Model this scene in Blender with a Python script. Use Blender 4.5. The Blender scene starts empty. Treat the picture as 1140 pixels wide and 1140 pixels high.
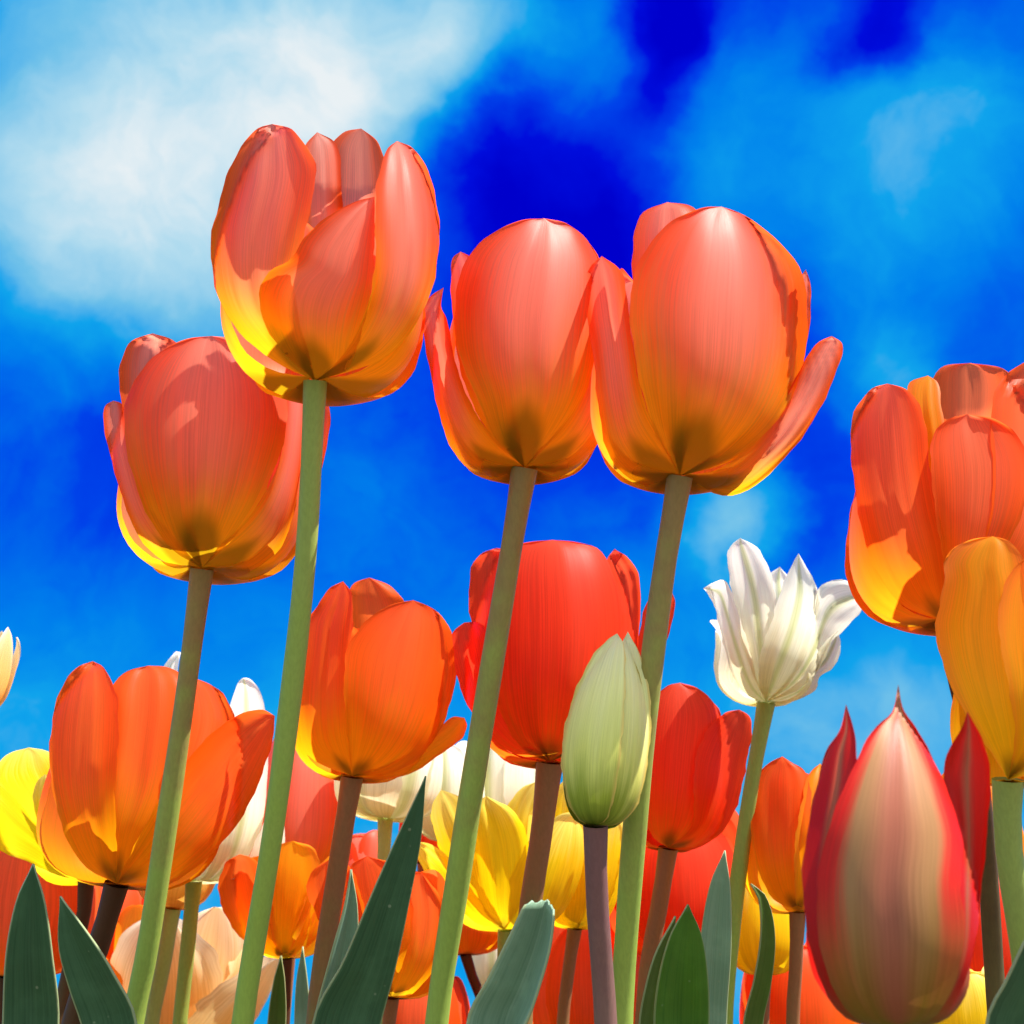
import bpy, math, random
from mathutils import Vector, Matrix, noise
S = bpy.context.scene
COL = S.collection
R_ = math.radians

# ------------------------------------------------------------------ camera
PIX = 1140.0                      # the frame is square; positions below are in 1140ths of it
FPX = 1566.0
PITCH = math.atan2(1192 - 570, FPX)
CAM = Vector((0, 0, 0.22))
FWD = Vector((0, math.cos(PITCH), math.sin(PITCH)))
UPV = Vector((0, -math.sin(PITCH), math.cos(PITCH)))
RGT = Vector((1, 0, 0))
cd = bpy.data.cameras.new('camera'); cam = bpy.data.objects.new('camera', cd); COL.objects.link(cam)
cam.location = CAM; cam.rotation_euler = (math.pi / 2 + PITCH, 0, 0)
cd.sensor_width = 36; cd.lens = 36 * FPX / PIX
cd.clip_start = 0.01; cd.clip_end = 3000
cd.dof.use_dof = True; cd.dof.focus_distance = 0.39; cd.dof.aperture_fstop = 44
S.camera = cam
S.view_settings.view_transform = 'Standard'; S.view_settings.look = 'None'
S.view_settings.exposure = 1.05; S.view_settings.gamma = 1
S.render.engine = 'CYCLES'
S.cycles.max_bounces = 14; S.cycles.diffuse_bounces = 8; S.cycles.transmission_bounces = 8
S.cycles.sample_clamp_indirect = 8

def ray(px, py):
    return FWD + RGT * ((px - 570) / FPX) + UPV * ((570 - py) / FPX)
def at(px, py, d):
    return CAM + ray(px, py) * d

# ------------------------------------------------------------------ sun and sky
SUN_EL, SUN_AZ = R_(61), R_(72)     # azimuth: from straight behind the camera towards the right
sdir = Vector((math.sin(SUN_AZ) * math.cos(SUN_EL), -math.cos(SUN_AZ) * math.cos(SUN_EL), math.sin(SUN_EL)))
sl = bpy.data.lights.new('sun', 'SUN'); so = bpy.data.objects.new('sun', sl); COL.objects.link(so)
sl.energy = 5.0; sl.angle = R_(0.5); sl.color = (1, .965, .90)
so.rotation_euler = sdir.to_track_quat('Z', 'Y').to_euler()

def N(nt, kind, **kw):
    n = nt.nodes.new(kind)
    for k, v in kw.items():
        if k.startswith('i_'):
            n.inputs[int(k[2:])].default_value = v
        else:
            setattr(n, k, v)
    return n
def math_(nt, op, a, b=None, clamp=False):
    n = nt.nodes.new('ShaderNodeMath'); n.operation = op; n.use_clamp = clamp
    for i, s in enumerate((a, b)):
        if s is None: continue
        if isinstance(s, (int, float)): n.inputs[i].default_value = s
        else: nt.links.new(s, n.inputs[i])
    return n.outputs[0]
def smooth(nt, x, a, b, lo=0., hi=1.):
    n = nt.nodes.new('ShaderNodeMapRange'); n.interpolation_type = 'SMOOTHSTEP'
    nt.links.new(x, n.inputs[0])
    for i, v in zip((1, 2, 3, 4), (a, b, lo, hi)): n.inputs[i].default_value = v
    return n.outputs[0]
def ramp(nt, x, stops, interp='LINEAR'):
    n = nt.nodes.new('ShaderNodeValToRGB'); n.color_ramp.interpolation = interp
    e = n.color_ramp.elements
    while len(e) < len(stops): e.new(.5)
    for el, (p, c) in zip(e, stops):
        el.position = p; el.color = (*c, 1)
    nt.links.new(x, n.inputs[0]); return n.outputs[0]
def mix(nt, f, a, b, mode='MIX'):
    n = nt.nodes.new('ShaderNodeMix'); n.data_type = 'RGBA'; n.blend_type = mode
    for i, s in ((0, f), (6, a), (7, b)):
        if isinstance(s, (int, float)): n.inputs[i].default_value = s
        elif isinstance(s, tuple): n.inputs[i].default_value = (*s, 1)
        else: nt.links.new(s, n.inputs[i])
    return n.outputs[2]
def noise_tex(nt, vec, scale, detail=3, rough=.5, dist=0.):
    n = nt.nodes.new('ShaderNodeTexNoise'); nt.links.new(vec, n.inputs['Vector'])
    n.inputs['Scale'].default_value = scale; n.inputs['Detail'].default_value = detail
    n.inputs['Roughness'].default_value = rough; n.inputs['Distortion'].default_value = dist
    return n

W = bpy.data.worlds.new('World'); S.world = W; W.use_nodes = True
nt = W.node_tree; nt.nodes.clear()
tc = nt.nodes.new('ShaderNodeTexCoord')
nrm = N(nt, 'ShaderNodeVectorMath', operation='NORMALIZE'); nt.links.new(tc.outputs['Generated'], nrm.inputs[0])
D0 = nrm.outputs[0]
warp = noise_tex(nt, D0, 8.0, 7, .55)
wv = N(nt, 'ShaderNodeVectorMath', operation='MULTIPLY_ADD')
nt.links.new(warp.outputs['Color'], wv.inputs[0]); wv.inputs[1].default_value = (.11, .11, .11)
nt.links.new(D0, wv.inputs[2])
off = N(nt, 'ShaderNodeVectorMath', operation='SUBTRACT'); nt.links.new(wv.outputs[0], off.inputs[0]); off.inputs[1].default_value = (.055, .055, .055)
nr2 = N(nt, 'ShaderNodeVectorMath', operation='NORMALIZE'); nt.links.new(off.outputs[0], nr2.inputs[0])
DW = nr2.outputs[0]
sep = nt.nodes.new('ShaderNodeSeparateXYZ'); nt.links.new(D0, sep.inputs[0])
# clear-air depth of blue by height
base = ramp(nt, sep.outputs[2], [(0.0, (.70,)*3), (.06, (.67,)*3), (.235, (.63,)*3), (.29, (.55,)*3), (.35, (.42,)*3), (.45, (.25,)*3), (.6, (.2,)*3), (1, (.2,)*3)])
# cloud masses: where in the sky (direction of the frame point), angular radius in frame units, density
CLOUDS = [(200, 110, 430, .42), (430, 90, 190, .27), (50, 250, 280, .12), (230, 310, 190, .18), (-60, 60, 360, .16), (330, 60, 260, .20),
          (880, 170, 240, .36), (1090, 170, 160, .20), (1150, 40, 220, .16), (640, 50, 90, .26), (530, 25, 90, .2),
          (830, 570, 95, .42), (1005, 410, 80, .30), (950, 340, 120, .10), (640, 160, 70, .14), (940, 800, 150, .10), (430, 545, 110, .08),
          (620, 205, 150, -.24), (540, 190, 80, -.12), (690, 230, 90, -.12), (740, 60, 70, -.34), (755, 10, 60, -.2), (890, 560, 90, -.05), (985, 20, 70, -.34), (1150, 330, 150, .13), (150, 510, 200, -.10),
          (830, 330, 110, -.12), (560, 330, 130, -.12), (920, 660, 100, -.10)]
tot = base
for (cx, cy, cr, wt) in CLOUDS:
    c = ray(cx, cy).normalized()
    dn = N(nt, 'ShaderNodeVectorMath', operation='DISTANCE'); nt.links.new(DW, dn.inputs[0]); dn.inputs[1].default_value = c
    m = smooth(nt, dn.outputs['Value'], cr / FPX * 1.20, cr / FPX * .10, 0, wt)
    tot = math_(nt, 'ADD', tot, m)
wisp = noise_tex(nt, DW, 9.0, 7, .58, .5)
wisp2 = math_(nt, 'MULTIPLY', math_(nt, 'SUBTRACT', wisp.outputs['Fac'], .5), .34)
tot = math_(nt, 'ADD', tot, wisp2)
finew = noise_tex(nt, DW, 26.0, 8, .6, .8)
tot = math_(nt, 'ADD', tot, math_(nt, 'MULTIPLY', math_(nt, 'SUBTRACT', finew.outputs['Fac'], .5), .08))
# unseen white cloud added behind the camera and overhead as fill light
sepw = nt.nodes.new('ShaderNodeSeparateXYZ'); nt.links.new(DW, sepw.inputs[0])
back_fill = math_(nt, 'MULTIPLY', smooth(nt, math_(nt, 'SUBTRACT', math_(nt, 'MULTIPLY', sepw.outputs[2], .9), math_(nt, 'MULTIPLY', sepw.outputs[1], .8)), .25, .75), .85)
fill_cloud = noise_tex(nt, D0, 2.2, 6, .55)
tot = math_(nt, 'ADD', tot, math_(nt, 'MULTIPLY', back_fill, smooth(nt, fill_cloud.outputs['Fac'], .30, .55)))
skycol = ramp(nt, tot, [(.0, (0, 0, .60)), (.16, (0, .004, .72)), (.34, (0, .055, .82)), (.52, (0, .22, .84)), (.66, (.005, .37, .84)),
                        (.79, (.17, .54, .82)), (.90, (.44, .71, .86)), (1.0, (.82, .88, .91))])
sky = nt.nodes.new('ShaderNodeTexSky'); sky.sky_type = 'NISHITA'; sky.sun_disc = False
sky.sun_elevation = SUN_EL; sky.sun_rotation = math.pi - SUN_AZ
bgN = nt.nodes.new('ShaderNodeBackground'); nt.links.new(sky.outputs[0], bgN.inputs[0]); bgN.inputs[1].default_value = .10
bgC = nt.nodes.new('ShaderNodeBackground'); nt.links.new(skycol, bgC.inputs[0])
nt.links.new(math_(nt, 'ADD', .483, math_(nt, 'MULTIPLY', math_(nt, 'MULTIPLY', back_fill, smooth(nt, fill_cloud.outputs['Fac'], .35, .6)), 1.15)), bgC.inputs[1])   # extra brightness of the added cloud, filling the blooms' near side
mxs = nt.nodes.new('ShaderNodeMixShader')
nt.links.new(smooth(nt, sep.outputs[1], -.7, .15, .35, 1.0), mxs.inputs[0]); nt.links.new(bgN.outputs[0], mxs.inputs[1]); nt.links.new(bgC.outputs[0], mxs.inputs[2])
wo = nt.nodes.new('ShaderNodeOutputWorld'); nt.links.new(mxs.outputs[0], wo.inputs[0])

# ------------------------------------------------------------------ materials
def petal_mat(name, stops, flame=None, flame_amt=.0, blotch=(.30, .21, .004), vb=.2, blotch_amt=.85, edge=None, edge_amt=0.,
              trans=.66, rough=.42, spec=.16, rib=None, rib_w=.16, rib_amt=0., streak=.6, inner=None):
    m = bpy.data.materials.new(name); m.use_nodes = True
    nt = m.node_tree; nt.nodes.clear()
    uv = nt.nodes.new('ShaderNodeUVMap'); uv.uv_map = 'UVMap'
    sp = nt.nodes.new('ShaderNodeSeparateXYZ'); nt.links.new(uv.outputs[0], sp.inputs[0])
    U = math_(nt, 'ABSOLUTE', math_(nt, 'MULTIPLY_ADD', sp.outputs[0], 2.))
    U.node.inputs[0].links[0].from_node.inputs[2].default_value = -1.
    V = sp.outputs[1]
    oi = nt.nodes.new('ShaderNodeObjectInfo')
    rnd = oi.outputs['Random']
    cmb = nt.nodes.new('ShaderNodeCombineXYZ')
    nt.links.new(math_(nt, 'MULTIPLY', sp.outputs[0], 75.), cmb.inputs[0])
    nt.links.new(math_(nt, 'MULTIPLY', V, 1.7), cmb.inputs[1]); nt.links.new(math_(nt, 'MULTIPLY', rnd, 57.), cmb.inputs[2])
    st = noise_tex(nt, cmb.outputs[0], 1.0, 6, .7, .12).outputs['Fac']
    cmb2 = nt.nodes.new('ShaderNodeCombineXYZ')
    nt.links.new(math_(nt, 'MULTIPLY', sp.outputs[0], 6.), cmb2.inputs[0])
    nt.links.new(math_(nt, 'MULTIPLY', V, 1.6), cmb2.inputs[1]); nt.links.new(math_(nt, 'MULTIPLY', rnd, 91.), cmb2.inputs[2])
    br = noise_tex(nt, cmb2.outputs[0], 1.0, 3, .5, .6).outputs['Fac']
    jit = math_(nt, 'ADD', math_(nt, 'MULTIPLY', math_(nt, 'SUBTRACT', st, .5), streak), math_(nt, 'MULTIPLY', math_(nt, 'SUBTRACT', br, .5), .45))
    # colour up the petal, redder towards the margins
    vv = math_(nt, 'ADD', V, math_(nt, 'ADD', math_(nt, 'MULTIPLY', jit, .7), math_(nt, 'MULTIPLY', math_(nt, 'SUBTRACT', rnd, .5), .10)), )
    col = ramp(nt, vv, stops)
    if flame:
        fm = math_(nt, 'MULTIPLY', smooth(nt, math_(nt, 'ADD', U, math_(nt, 'MULTIPLY', jit, .9)), .95, .15), smooth(nt, V, .18, .55))
        fm = math_(nt, 'MULTIPLY', fm, flame_amt)
        col = mix(nt, fm, col, flame)
    if edge:
        em = smooth(nt, math_(nt, 'ADD', U, math_(nt, 'MULTIPLY', jit, edge[3] if len(edge) > 3 else .5)), edge[1], edge[2], 0, edge_amt)
        if len(edge) > 4: em = math_(nt, 'MULTIPLY', em, smooth(nt, V, edge[4], edge[5]))
        col = mix(nt, em, col, edge[0])
    if rib:
        rm = math_(nt, 'MULTIPLY', smooth(nt, math_(nt, 'ADD', U, math_(nt, 'MULTIPLY', jit, .25)), rib_w, 0.02), rib_amt)
        col = mix(nt, rm, col, rib)
    # fine veins
    fine = smooth(nt, math_(nt, 'MULTIPLY_ADD', math_(nt, 'SUBTRACT', st, .5), math_(nt, 'MULTIPLY', br, 1.9)), .3, .7, .84, 1.10)
    fine.node.inputs[0].links[0].from_node.inputs[2].default_value = .5
    vf = nt.nodes.new('ShaderNodeCombineXYZ')
    for i in range(3): nt.links.new(fine, vf.inputs[i])
    col = mix(nt, 1., col, vf.outputs[0], 'MULTIPLY')
    if blotch:
        up = math_(nt, 'MULTIPLY', math_(nt, 'SUBTRACT', 1.0, math_(nt, 'MULTIPLY', math_(nt, 'POWER', U, 1.3), .85)), vb)
        dv = math_(nt, 'SUBTRACT', math_(nt, 'ADD', up, math_(nt, 'MULTIPLY', jit, .10)), V)
        bm = smooth(nt, dv, -.035, .085, 0, blotch_amt)
        col = mix(nt, bm, col, blotch)
    bump = nt.nodes.new('ShaderNodeBump'); bump.inputs['Strength'].default_value = .28; bump.inputs['Distance'].default_value = .00018
    nt.links.new(st, bump.inputs['Height'])
    pb = nt.nodes.new('ShaderNodeBsdfPrincipled')
    nt.links.new(col, pb.inputs['Base Color']); pb.inputs['Roughness'].default_value = rough
    pb.inputs['Specular IOR Level'].default_value = spec
    nt.links.new(bump.outputs[0], pb.inputs['Normal'])
    tr = nt.nodes.new('ShaderNodeBsdfTranslucent')
    g = nt.nodes.new('ShaderNodeGamma'); nt.links.new(col, g.inputs[0]); g.inputs[1].default_value = 1.0
    nt.links.new(g.outputs[0], tr.inputs[0])
    mx = nt.nodes.new('ShaderNodeMixShader'); mx.inputs[0].default_value = trans
    nt.links.new(pb.outputs[0], mx.inputs[1]); nt.links.new(tr.outputs[0], mx.inputs[2])
    o = nt.nodes.new('ShaderNodeOutputMaterial'); nt.links.new(mx.outputs[0], o.inputs[0])
    return m

YEL = (.95, .50, .005); ORA = (.96, .20, .006); RED = (.92, .075, .012); COR = (.93, .13, .035)
M = {
 'coral': petal_mat('coral_petal', [(0, (.90, .52, .01)), (.30, (.97, .46, .006)), (.46, (.97, .25, .006)), (.64, (.96, .13, .012)), (1, (.95, .10, .025))],
                    flame=(.94, .31, .20), flame_amt=.82, vb=.29, spec=.28),
 'orange': petal_mat('orange_petal', [(0, YEL), (.26, (.97, .42, .004)), (.55, (.96, .19, .006)), (1, (.94, .11, .015))],
                     flame=(.93, .20, .06), flame_amt=.35, vb=.15, blotch=(.16, .11, .004)),
 'sunset': petal_mat('sunset_orange_petal', [(0, (.95, .42, .008)), (.22, (.96, .27, .006)), (.5, (.96, .16, .008)), (1, (.94, .11, .025))],
                     flame=(.94, .26, .12), flame_amt=.5, vb=.15, blotch=(.2, .13, .004)),
 'red': petal_mat('red_petal', [(0, (.85, .30, .01)), (.22, (.93, .14, .008)), (.45, RED), (1, (.92, .075, .022))],
                  flame=(.92, .11, .045), flame_amt=.4, vb=.16, blotch=(.16, .11, .004)),
 'amber': petal_mat('amber_petal', [(0, (.95, .66, .01)), (.4, (.97, .56, .006)), (.7, (.96, .38, .006)), (1, (.95, .24, .015))],
                    flame=(.97, .50, .01), flame_amt=.5, vb=.13, blotch=(.18, .13, .004), edge=((.95, .20, .03), .6, 1.0), edge_amt=.45),
 'yellow': petal_mat('yellow_petal', [(0, (.85, .58, .006)), (.3, (.96, .68, .004)), (.7, (.96, .72, .01)), (1, (.95, .80, .16))],
                     vb=.10, blotch=(.16, .15, .01), blotch_amt=.7, trans=.5),
 'white': petal_mat('white_petal', [(0, (.80, .74, .38)), (.25, (.90, .84, .56)), (.6, (.93, .89, .72)), (1, (.94, .91, .80))],
                    vb=.08, blotch=(.55, .55, .18), blotch_amt=.6, rib=(.52, .56, .18), rib_w=.30, rib_amt=.7, trans=.42),
 'cream': petal_mat('cream_petal', [(0, (.92, .50, .06)), (.3, (.95, .62, .16)), (.7, (.95, .74, .36)), (1, (.95, .84, .60))],
                    flame=(.95, .55, .12), flame_amt=.5, vb=.06, blotch=(.5, .4, .05), blotch_amt=.5, trans=.45),
 'greenbud': petal_mat('green_bud_petal', [(0, (.10, .17, .012)), (.20, (.32, .38, .04)), (.40, (.74, .72, .17)), (.7, (.90, .86, .33)), (1, (.90, .88, .50))],  # green base darkened: the shade under the bud's swell is in the ramp
                       blotch=None, edge=((.80, .55, .14), .82, 1.0), edge_amt=.8, trans=.12, rough=.45, streak=.1),
 'redcream': petal_mat('red_cream_petal', [(0, (.22, .17, .008)), (.16, (.30, .14, .022)), (.42, (.36, .17, .06)), (1, (.44, .20, .09))],  # cream tones here and in the side petals darkened to carry the bloom's shade
                       blotch=None, edge=((.60, .010, .006), .50, .88, 1.3, .08, .5), edge_amt=1.0, rib=(.38, .09, .06), rib_w=.55, rib_amt=.75, trans=.10, rough=.42, streak=.3),
 'redside': petal_mat('crimson_sided_petal', [(0, (.22, .17, .008)), (.16, (.30, .14, .022)), (.42, (.36, .17, .06)), (1, (.44, .20, .09))],
                       blotch=None, edge=((.58, .010, .005), -.3, .35, 1.0, .04, .25), edge_amt=1.0, rib=(.38, .09, .06), rib_w=.55, rib_amt=.2, trans=.22, rough=.42, streak=.3),
}

def stem_mat(name, low, high, a, b):
    m = bpy.data.materials.new(name); m.use_nodes = True; nt = m.node_tree
    pb = nt.nodes['Principled BSDF']
    uv = nt.nodes.new('ShaderNodeUVMap'); uv.uv_map = 'UVMap'
    sp = nt.nodes.new('ShaderNodeSeparateXYZ'); nt.links.new(uv.outputs[0], sp.inputs[0])
    g = nt.nodes.new('ShaderNodeNewGeometry')
    mp = nt.nodes.new('ShaderNodeMapping'); nt.links.new(g.outputs['Position'], mp.inputs[0]); mp.inputs['Scale'].default_value = (1500, 1500, 25)
    n1 = noise_tex(nt, mp.outputs[0], 1.0, 4, .6).outputs['Fac']
    n2 = noise_tex(nt, g.outputs['Position'], 120, 3, .5).outputs['Fac']
    x = math_(nt, 'ADD', sp.outputs[1], math_(nt, 'MULTIPLY', math_(nt, 'SUBTRACT', n2, .5), .25))
    c = mix(nt, smooth(nt, x, a, b), low, high)
    k = smooth(nt, n1, .3, .7, .93, 1.06)
    vf = nt.nodes.new('ShaderNodeCombineXYZ')
    for i in range(3): nt.links.new(k, vf.inputs[i])
    c = mix(nt, 1., c, vf.outputs[0], 'MULTIPLY')
    nt.links.new(c, pb.inputs['Base Color']); pb.inputs['Roughness'].default_value = .5; pb.inputs['Specular IOR Level'].default_value = .3
    bp = nt.nodes.new('ShaderNodeBump'); bp.inputs['Strength'].default_value = .3; bp.inputs['Distance'].default_value = .0003
    nt.links.new(n1, bp.inputs['Height']); nt.links.new(bp.outputs[0], pb.inputs['Normal'])
    return m
SM = {'green': stem_mat('green_stem', (.29, .40, .06), (.30, .36, .08), .6, 1.0),
      'tan': stem_mat('tan_topped_stem', (.31, .42, .07), (.30, .19, .07), .68, 1.0),
      'brown': stem_mat('brown_stem', (.13, .10, .03), (.075, .028, .012), .5, .98),
      'rust': stem_mat('rust_stem', (.22, .20, .05), (.30, .12, .05), .55, .95),
      'mauve': stem_mat('mauve_stem', (.26, .15, .10), (.20, .09, .085), .6, .98),
      'pale': stem_mat('pale_stem', (.30, .38, .09), (.36, .42, .14), .6, 1.0)}

def leaf_mat(name, c0, c1, trans):
    m = bpy.data.materials.new(name); m.use_nodes = True; nt = m.node_tree; nt.nodes.clear()
    uv = nt.nodes.new('ShaderNodeUVMap'); uv.uv_map = 'UVMap'
    sp = nt.nodes.new('ShaderNodeSeparateXYZ'); nt.links.new(uv.outputs[0], sp.inputs[0])
    cb = nt.nodes.new('ShaderNodeCombineXYZ')
    nt.links.new(math_(nt, 'MULTIPLY', sp.outputs[0], 42.), cb.inputs[0]); nt.links.new(math_(nt, 'MULTIPLY', sp.outputs[1], 2.), cb.inputs[1])
    st = noise_tex(nt, cb.outputs[0], 1., 4, .6, .1).outputs['Fac']
    g = nt.nodes.new('ShaderNodeNewGeometry')
    n2 = noise_tex(nt, g.outputs['Position'], 90, 5, .6).outputs['Fac']
    c = mix(nt, smooth(nt, st, .3, .7), c0, c1)
    c = mix(nt, smooth(nt, n2, .45, .75, 0, .4), c, tuple(min(1, v * 1.5 + .01) for v in c1))
    spots = nt.nodes.new('ShaderNodeTexVoronoi'); nt.links.new(g.outputs['Position'], spots.inputs['Vector']); spots.inputs['Scale'].default_value = 170
    c = mix(nt, smooth(nt, spots.outputs['Distance'], .10, .04, 0, .5), c, (.35, .40, .25))
    U = math_(nt, 'ABSOLUTE', math_(nt, 'SUBTRACT', math_(nt, 'MULTIPLY', sp.outputs[0], 2.), 1.))
    c = mix(nt, smooth(nt, U, .93, .99, 0, .75), c, (.42, .48, .24))
    pb = nt.nodes.new('ShaderNodeBsdfPrincipled'); nt.links.new(c, pb.inputs['Base Color'])
    pb.inputs['Roughness'].default_value = .42; pb.inputs['Specular IOR Level'].default_value = .4
    bp = nt.nodes.new('ShaderNodeBump'); bp.inputs['Strength'].default_value = .45; bp.inputs['Distance'].default_value = .0004
    nt.links.new(st, bp.inputs['Height']); nt.links.new(bp.outputs[0], pb.inputs['Normal'])
    tr = nt.nodes.new('ShaderNodeBsdfTranslucent'); nt.links.new(mix(nt, .5, c, (.30, .50, .02)), tr.inputs[0])
    mx = nt.nodes.new('ShaderNodeMixShader'); mx.inputs[0].default_value = trans
    nt.links.new(pb.outputs[0], mx.inputs[1]); nt.links.new(tr.outputs[0], mx.inputs[2])
    o = nt.nodes.new('ShaderNodeOutputMaterial'); nt.links.new(mx.outputs[0], o.inputs[0])
    return m
LM = {'dark': leaf_mat('dark_leaf', (.025, .085, .035), (.05, .13, .055), .12),
      'blue': leaf_mat('bluish_leaf', (.18, .31, .20), (.27, .41, .27), .14),
      'bright': leaf_mat('bright_leaf', (.05, .16, .012), (.09, .22, .02), .32),
      'olive': leaf_mat('olive_leaf', (.07, .13, .015), (.12, .18, .03), .25)}

# ------------------------------------------------------------------ the ground (the bed is flat and runs to the horizon)
def ground():
    m = bpy.data.materials.new('garden_soil'); m.use_nodes = True; nt = m.node_tree; pb = nt.nodes['Principled BSDF']
    g = nt.nodes.new('ShaderNodeNewGeometry')
    a = noise_tex(nt, g.outputs['Position'], 14, 8, .65).outputs['Fac']
    b = noise_tex(nt, g.outputs['Position'], .6, 4, .6).outputs['Fac']
    c = ramp(nt, a, [(.3, (.045, .03, .018)), (.5, (.09, .062, .038)), (.75, (.15, .11, .07))])
    c = mix(nt, smooth(nt, b, .45, .6, 0, .8), c, (.06, .10, .025))
    nt.links.new(c, pb.inputs['Base Color']); pb.inputs['Roughness'].default_value = .95
    bp = nt.nodes.new('ShaderNodeBump'); bp.inputs['Distance'].default_value = .02; nt.links.new(a, bp.inputs['Height']); nt.links.new(bp.outputs[0], pb.inputs['Normal'])
    me = bpy.data.meshes.new('ground'); s = 1500
    me.from_pydata([(-s, -s, 0), (s, -s, 0), (s, s, 0), (-s, s, 0)], [], [(0, 1, 2, 3)])
    me.materials.append(m)
    o = bpy.data.objects.new('ground', me); COL.objects.link(o); o['kind'] = 'structure'
ground()

# ------------------------------------------------------------------ mesh helpers
def grid_mesh(name, rows, uvs, mat, parent=None, smooth_=True):
    nr, nc = len(rows), len(rows[0])
    vs = [p for r in rows for p in r]; uvl = [p for r in uvs for p in r]
    fs = [(i * nc + j, i * nc + j + 1, (i + 1) * nc + j + 1, (i + 1) * nc + j) for i in range(nr - 1) for j in range(nc - 1)]
    me = bpy.data.meshes.new(name); me.from_pydata(vs, [], fs)
    ul = me.uv_layers.new(name='UVMap')
    for l in me.loops: ul.data[l.index].uv = uvl[l.vertex_index]
    me.polygons.foreach_set('use_smooth', [True] * len(me.polygons))
    me.materials.append(mat); me.update()
    o = bpy.data.objects.new(name, me); COL.objects.link(o)
    if parent: o.parent = parent
    return o

def cr(pts, t):
    """Catmull-Rom through (t, a, b, ...) rows"""
    n = len(pts)
    for i in range(n - 1):
        if t <= pts[i + 1][0] or i == n - 2: break
    p1, p2 = pts[i], pts[i + 1]; p0 = pts[i - 1] if i else p1; p3 = pts[i + 2] if i + 2 < n else p2
    h = p2[0] - p1[0]; s = (t - p1[0]) / h
    out = []
    for k in range(1, len(p1)):
        m1 = (p2[k] - p0[k]) / max(1e-6, p2[0] - p0[0]) * h; m2 = (p3[k] - p1[k]) / max(1e-6, p3[0] - p1[0]) * h
        out.append((2*s**3-3*s*s+1)*p1[k] + (s**3-2*s*s+s)*m1 + (-2*s**3+3*s*s)*p2[k] + (s**3-s*s)*m2)
    return out
def sstep(a, b, x):
    t = max(0., min(1., (x - a) / (b - a))); return t * t * (3 - 2 * t)

PROF = {   # (v, radius / R, height / L)
 'cup':  [(0, .05, 0), (.06, .28, -.012), (.14, .54, .01), (.25, .79, .085), (.38, .95, .215), (.52, 1.0, .375), (.68, .975, .57), (.82, .89, .77), (.93, .76, .92), (1, .62, 1.0)],
 'bowl': [(0, .05, 0), (.07, .25, -.005), (.16, .48, .03), (.28, .68, .12), (.42, .82, .27), (.58, .92, .45), (.74, .98, .64), (.88, 1.0, .82), (1, .98, 1.0)],
 'bud':  [(0, .10, 0), (.06, .42, .0), (.14, .68, .05), (.26, .90, .165), (.40, 1.0, .32), (.55, .95, .50), (.70, .78, .68), (.85, .48, .85), (1, .10, 1.0)],
 'egg':  [(0, .10, 0), (.06, .40, .0), (.14, .68, .045), (.26, .92, .155), (.38, 1.0, .29), (.52, .97, .45), (.66, .86, .61), (.82, .60, .80), (1, .22, 1.0)],
 'eggside': [(0, .10, 0), (.06, .40, .0), (.14, .68, .045), (.26, .92, .155), (.38, 1.0, .29), (.52, .99, .45), (.66, .95, .61), (.82, .84, .80), (1, .62, 1.0)],
 'lily': [(0, .08, 0), (.07, .34, .0), (.16, .60, .06), (.30, .84, .21), (.45, .88, .38), (.60, .84, .55), (.75, .82, .72), (.88, .90, .87), (1, 1.05, 1.0)],
}
def wshape(v, tip, vm):
    if v < vm: return .13 + .87 * math.sin(math.pi / 2 * v / vm) ** .95
    t = (v - vm) / (1 - vm)
    if tip == 'round': p, q = 2.5, 2.0
    elif tip == 'blunt': p, q = 3.0, 2.1
    elif tip == 'oval': p, q = 2.1, 1.75
    elif tip == 'point': p, q = 1.5, 1.05
    elif tip == 'spike': return max(0, (1 - min(1, t / .93) ** 1.5)) ** 1.0 * .985 + .03 * max(0, 1 - t)
    return max(0., 1 - t ** p) ** (1 / q)

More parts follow.
